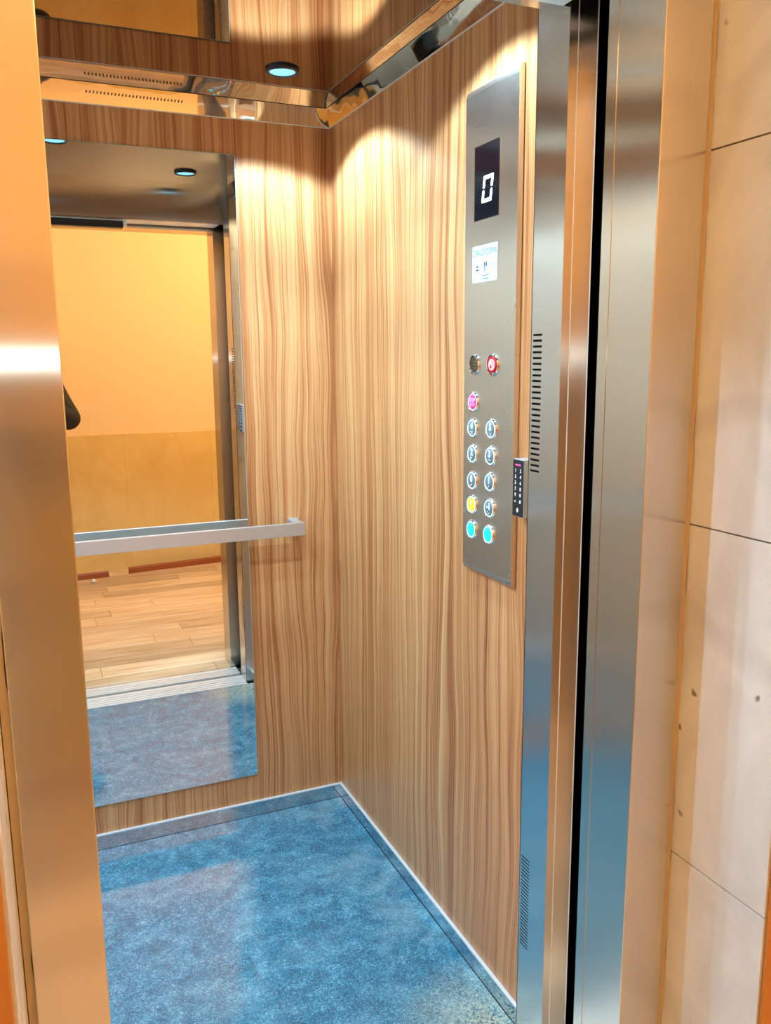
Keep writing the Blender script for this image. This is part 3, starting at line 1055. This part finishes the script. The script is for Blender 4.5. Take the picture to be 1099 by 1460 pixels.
PC = CAMP - UP * 0.052 - FW * 0.0085          # middle of the phone body
ph = thing('smartphone', 'black smartphone held up by the person in the lobby', 'phone', tuple(PC))
ph.matrix_world = Matrix(((RT.x, UP.x, -FW.x, PC.x), (RT.y, UP.y, -FW.y, PC.y), (RT.z, UP.z, -FW.z, PC.z), (0, 0, 0, 1)))
bm = bmesh.new(); add_box(bm, -0.036, 0.036, -0.078, 0.078, -0.004, 0.004); obj('body', bm, 'black', ph, 0.002)
bm = bmesh.new(); add_box(bm, -0.033, 0.033, -0.074, 0.074, 0.004, 0.0044); obj('screen', bm, 'glassblk', ph)
bm = bmesh.new(); add_lathe(bm, [(0.004, -0.0052), (0.004, -0.004), (0.001, -0.004)], 16, (0.020, 0.052)); obj('flash_window', bm, 'flash', ph)
L = bpy.data.lights.new('flash_lamp', 'POINT')
L.energy = FLASH_W
L.color = (0.80, 0.96, 1.0)
L.shadow_soft_size = 0.003
l = bpy.data.objects.new('flash_lamp', L)
COL.objects.link(l); l.parent = ph
l.location = (0.020, 0.052, -0.0095)


def P(r, u, f):
    return PC + RT * r + UP * u + FW * f


man = thing('person', 'person in a black jacket holding up a phone, elbow showing in the mirror', 'person', (0.0, -0.42, 0.0))
wR, wL = P(0.085, -0.075, -0.045), P(-0.085, -0.075, -0.045)
eR, eL = Vector((0.318, -0.21, 1.112)), Vector((-0.31, -0.22, 1.13))
sR, sL = Vector((0.185, -0.43, 1.405)), Vector((-0.185, -0.43, 1.405))


def hand(s):
    w = wR if s > 0 else wL
    pal = P(s * 0.056, -0.052, -0.024)
    ch = []
    nm = 'palm%d' % s
    for k, (du, ln) in enumerate(((0.012, 1.0), (-0.006, 1.06), (-0.024, 1.0), (-0.041, 0.82))):
        ch.append([nm, (P(s * 0.054, -0.040 + du, 0.004), 0.0088), (P(s * 0.040, -0.040 + du, 0.016), 0.0078),
                   (P(s * (0.040 - 0.020 * ln), -0.040 + du, 0.018), 0.0066)])
    ch.append([nm, (P(s * 0.054, -0.030, -0.022), 0.0100), (P(s * 0.040, -0.014, -0.018), 0.0088), (P(s * 0.022, -0.004, -0.014), 0.0074)])
    return (w, pal, nm, ch)


hR, hL = hand(1), hand(-1)
chains = [
    [((0, -0.42, 0.95), (0.15, 0.11), 'pelvis'), ((0, -0.42, 1.10), (0.135, 0.10)), ((0, -0.43, 1.26), (0.15, 0.105), 'chest'), ((0, -0.43, 1.40), (0.10, 0.08), 'sh'),
     ((0, -0.42, 1.475), 0.055), ((0, -0.40, 1.525), 0.055), ((0, -0.395, 1.60), (0.078, 0.092)), ((0, -0.40, 1.675), (0.070, 0.085)), ((0, -0.41, 1.715), (0.035, 0.045))],
    ['sh', (sR, 0.058), ((sR + eR) / 2, 0.050), (eR, 0.041), ((eR + wR) / 2, 0.036), (wR, 0.026), (hR[1], (0.030, 0.017), hR[2])],
    ['sh', (sL, 0.058), ((sL + eL) / 2, 0.050), (eL, 0.041), ((eL + wL) / 2, 0.036), (wL, 0.026), (hL[1], (0.030, 0.017), hL[2])],
    ['pelvis', ((0.095, -0.42, 0.86), 0.090), ((0.10, -0.41, 0.68), 0.076), ((0.105, -0.40, 0.48), 0.056), ((0.105, -0.42, 0.32), 0.053), ((0.105, -0.44, 0.10), 0.036), ((0.11, -0.43, 0.045), 0.036), ((0.12, -0.32, 0.03), 0.030)],
    ['pelvis', ((-0.095, -0.42, 0.86), 0.090), ((-0.10, -0.41, 0.68), 0.076), ((-0.105, -0.40, 0.48), 0.056), ((-0.105, -0.42, 0.32), 0.053), ((-0.105, -0.44, 0.10), 0.036), ((-0.11, -0.43, 0.045), 0.036), ((-0.12, -0.32, 0.03), 0.030)],
] + hR[3] + hL[3]
body = skinned('body', chains, 'skin', man)
jk = [
    [((0, -0.42, 0.84), (0.185, 0.145), 'hem'), ((0, -0.42, 1.00), (0.175, 0.135)), ((0, -0.425, 1.16), (0.172, 0.128)), ((0, -0.43, 1.30), (0.18, 0.13)), ((0, -0.43, 1.41), (0.125, 0.10), 'sh'), ((0, -0.42, 1.475), 0.070)],
    ['sh', (sR, 0.082), (sR * 0.6 + eR * 0.4, 0.070), (sR * 0.25 + eR * 0.75 + Vector((0, 0.0, 0.01)), 0.062), (eR + Vector((0.004, 0, -0.004)), 0.080), (eR * 0.75 + wR * 0.25, 0.058), (eR * 0.4 + wR * 0.6, 0.046), (eR * 0.08 + wR * 0.92, 0.036)],
    ['sh', (sL, 0.082), (sL * 0.6 + eL * 0.4, 0.070), (sL * 0.22 + eL * 0.78 + Vector((0, 0.0, 0.01)), 0.060), (eL + Vector((-0.006, 0, -0.008)), 0.066), (eL * 0.75 + wL * 0.25, 0.058), (eL * 0.4 + wL * 0.6, 0.046), (eL * 0.08 + wL * 0.92, 0.036)],
]
jacket = skinned('jacket', jk, 'coat', man)
tr = [
    [((0, -0.42, 0.97), (0.165, 0.125), 'p'), ((0, -0.42, 0.91), (0.165, 0.13), 'p2')],
    ['p2', ((0.10, -0.42, 0.80), 0.102), ((0.105, -0.41, 0.64), 0.088), ((0.108, -0.40, 0.48), 0.074), ((0.108, -0.42, 0.30), 0.068), ((0.11, -0.435, 0.08), 0.060)],
    ['p2', ((-0.10, -0.42, 0.80), 0.102), ((-0.105, -0.41, 0.64), 0.088), ((-0.108, -0.40, 0.48), 0.074), ((-0.108, -0.42, 0.30), 0.068), ((-0.11, -0.435, 0.08), 0.060)],
]
skinned('trousers', tr, 'trousers', man)
for s in (1, -1):
    skinned('shoe', [[((s * 0.11, -0.475, 0.046), (0.042, 0.044)), ((s * 0.112, -0.42, 0.050), (0.046, 0.048)), ((s * 0.12, -0.33, 0.034), (0.048, 0.034)), ((s * 0.124, -0.255, 0.026), (0.040, 0.026))]], 'shoe', man, 2)
# face and hair
def blob(name, c, r, mat, parent=man):
    bm = bmesh.new()
    bmesh.ops.create_uvsphere(bm, u_segments=20, v_segments=14, radius=1.0)
    for v in bm.verts:
        v.co = Vector((c[0] + v.co.x * r[0], c[1] + v.co.y * r[1], c[2] + v.co.z * r[2]))
    o = obj(name, bm, mat, parent, 0, True)
    o.matrix_parent_inverse = Matrix.Translation(-man.location)
    return o
blob('nose', (0, -0.298, 1.598), (0.014, 0.020, 0.024), 'skin')
blob('mouth', (0, -0.311, 1.553), (0.024, 0.008, 0.006), simple('lips', lin(160, 90, 84), 0.5))
for s in (1, -1):
    blob('eye', (s * 0.031, -0.315, 1.622), (0.013, 0.009, 0.007), 'sticker')
    blob('ear', (s * 0.080, -0.40, 1.605), (0.010, 0.020, 0.032), 'skin')
bm = bmesh.new()
bmesh.ops.create_uvsphere(bm, u_segments=28, v_segments=18, radius=1.0)
bmesh.ops.delete(bm, geom=[v for v in bm.verts if v.co.z < -0.35 or (v.co.y > 0.45 and v.co.z < 0.35)], context='VERTS')
for v in bm.verts:
    v.co = Vector((v.co.x * 0.088, -0.408 + v.co.y * 0.103, 1.645 + v.co.z * 0.098))
o = obj('hair', bm, 'hair', man, 0, True)
o.matrix_parent_inverse = Matrix.Translation(-man.location)
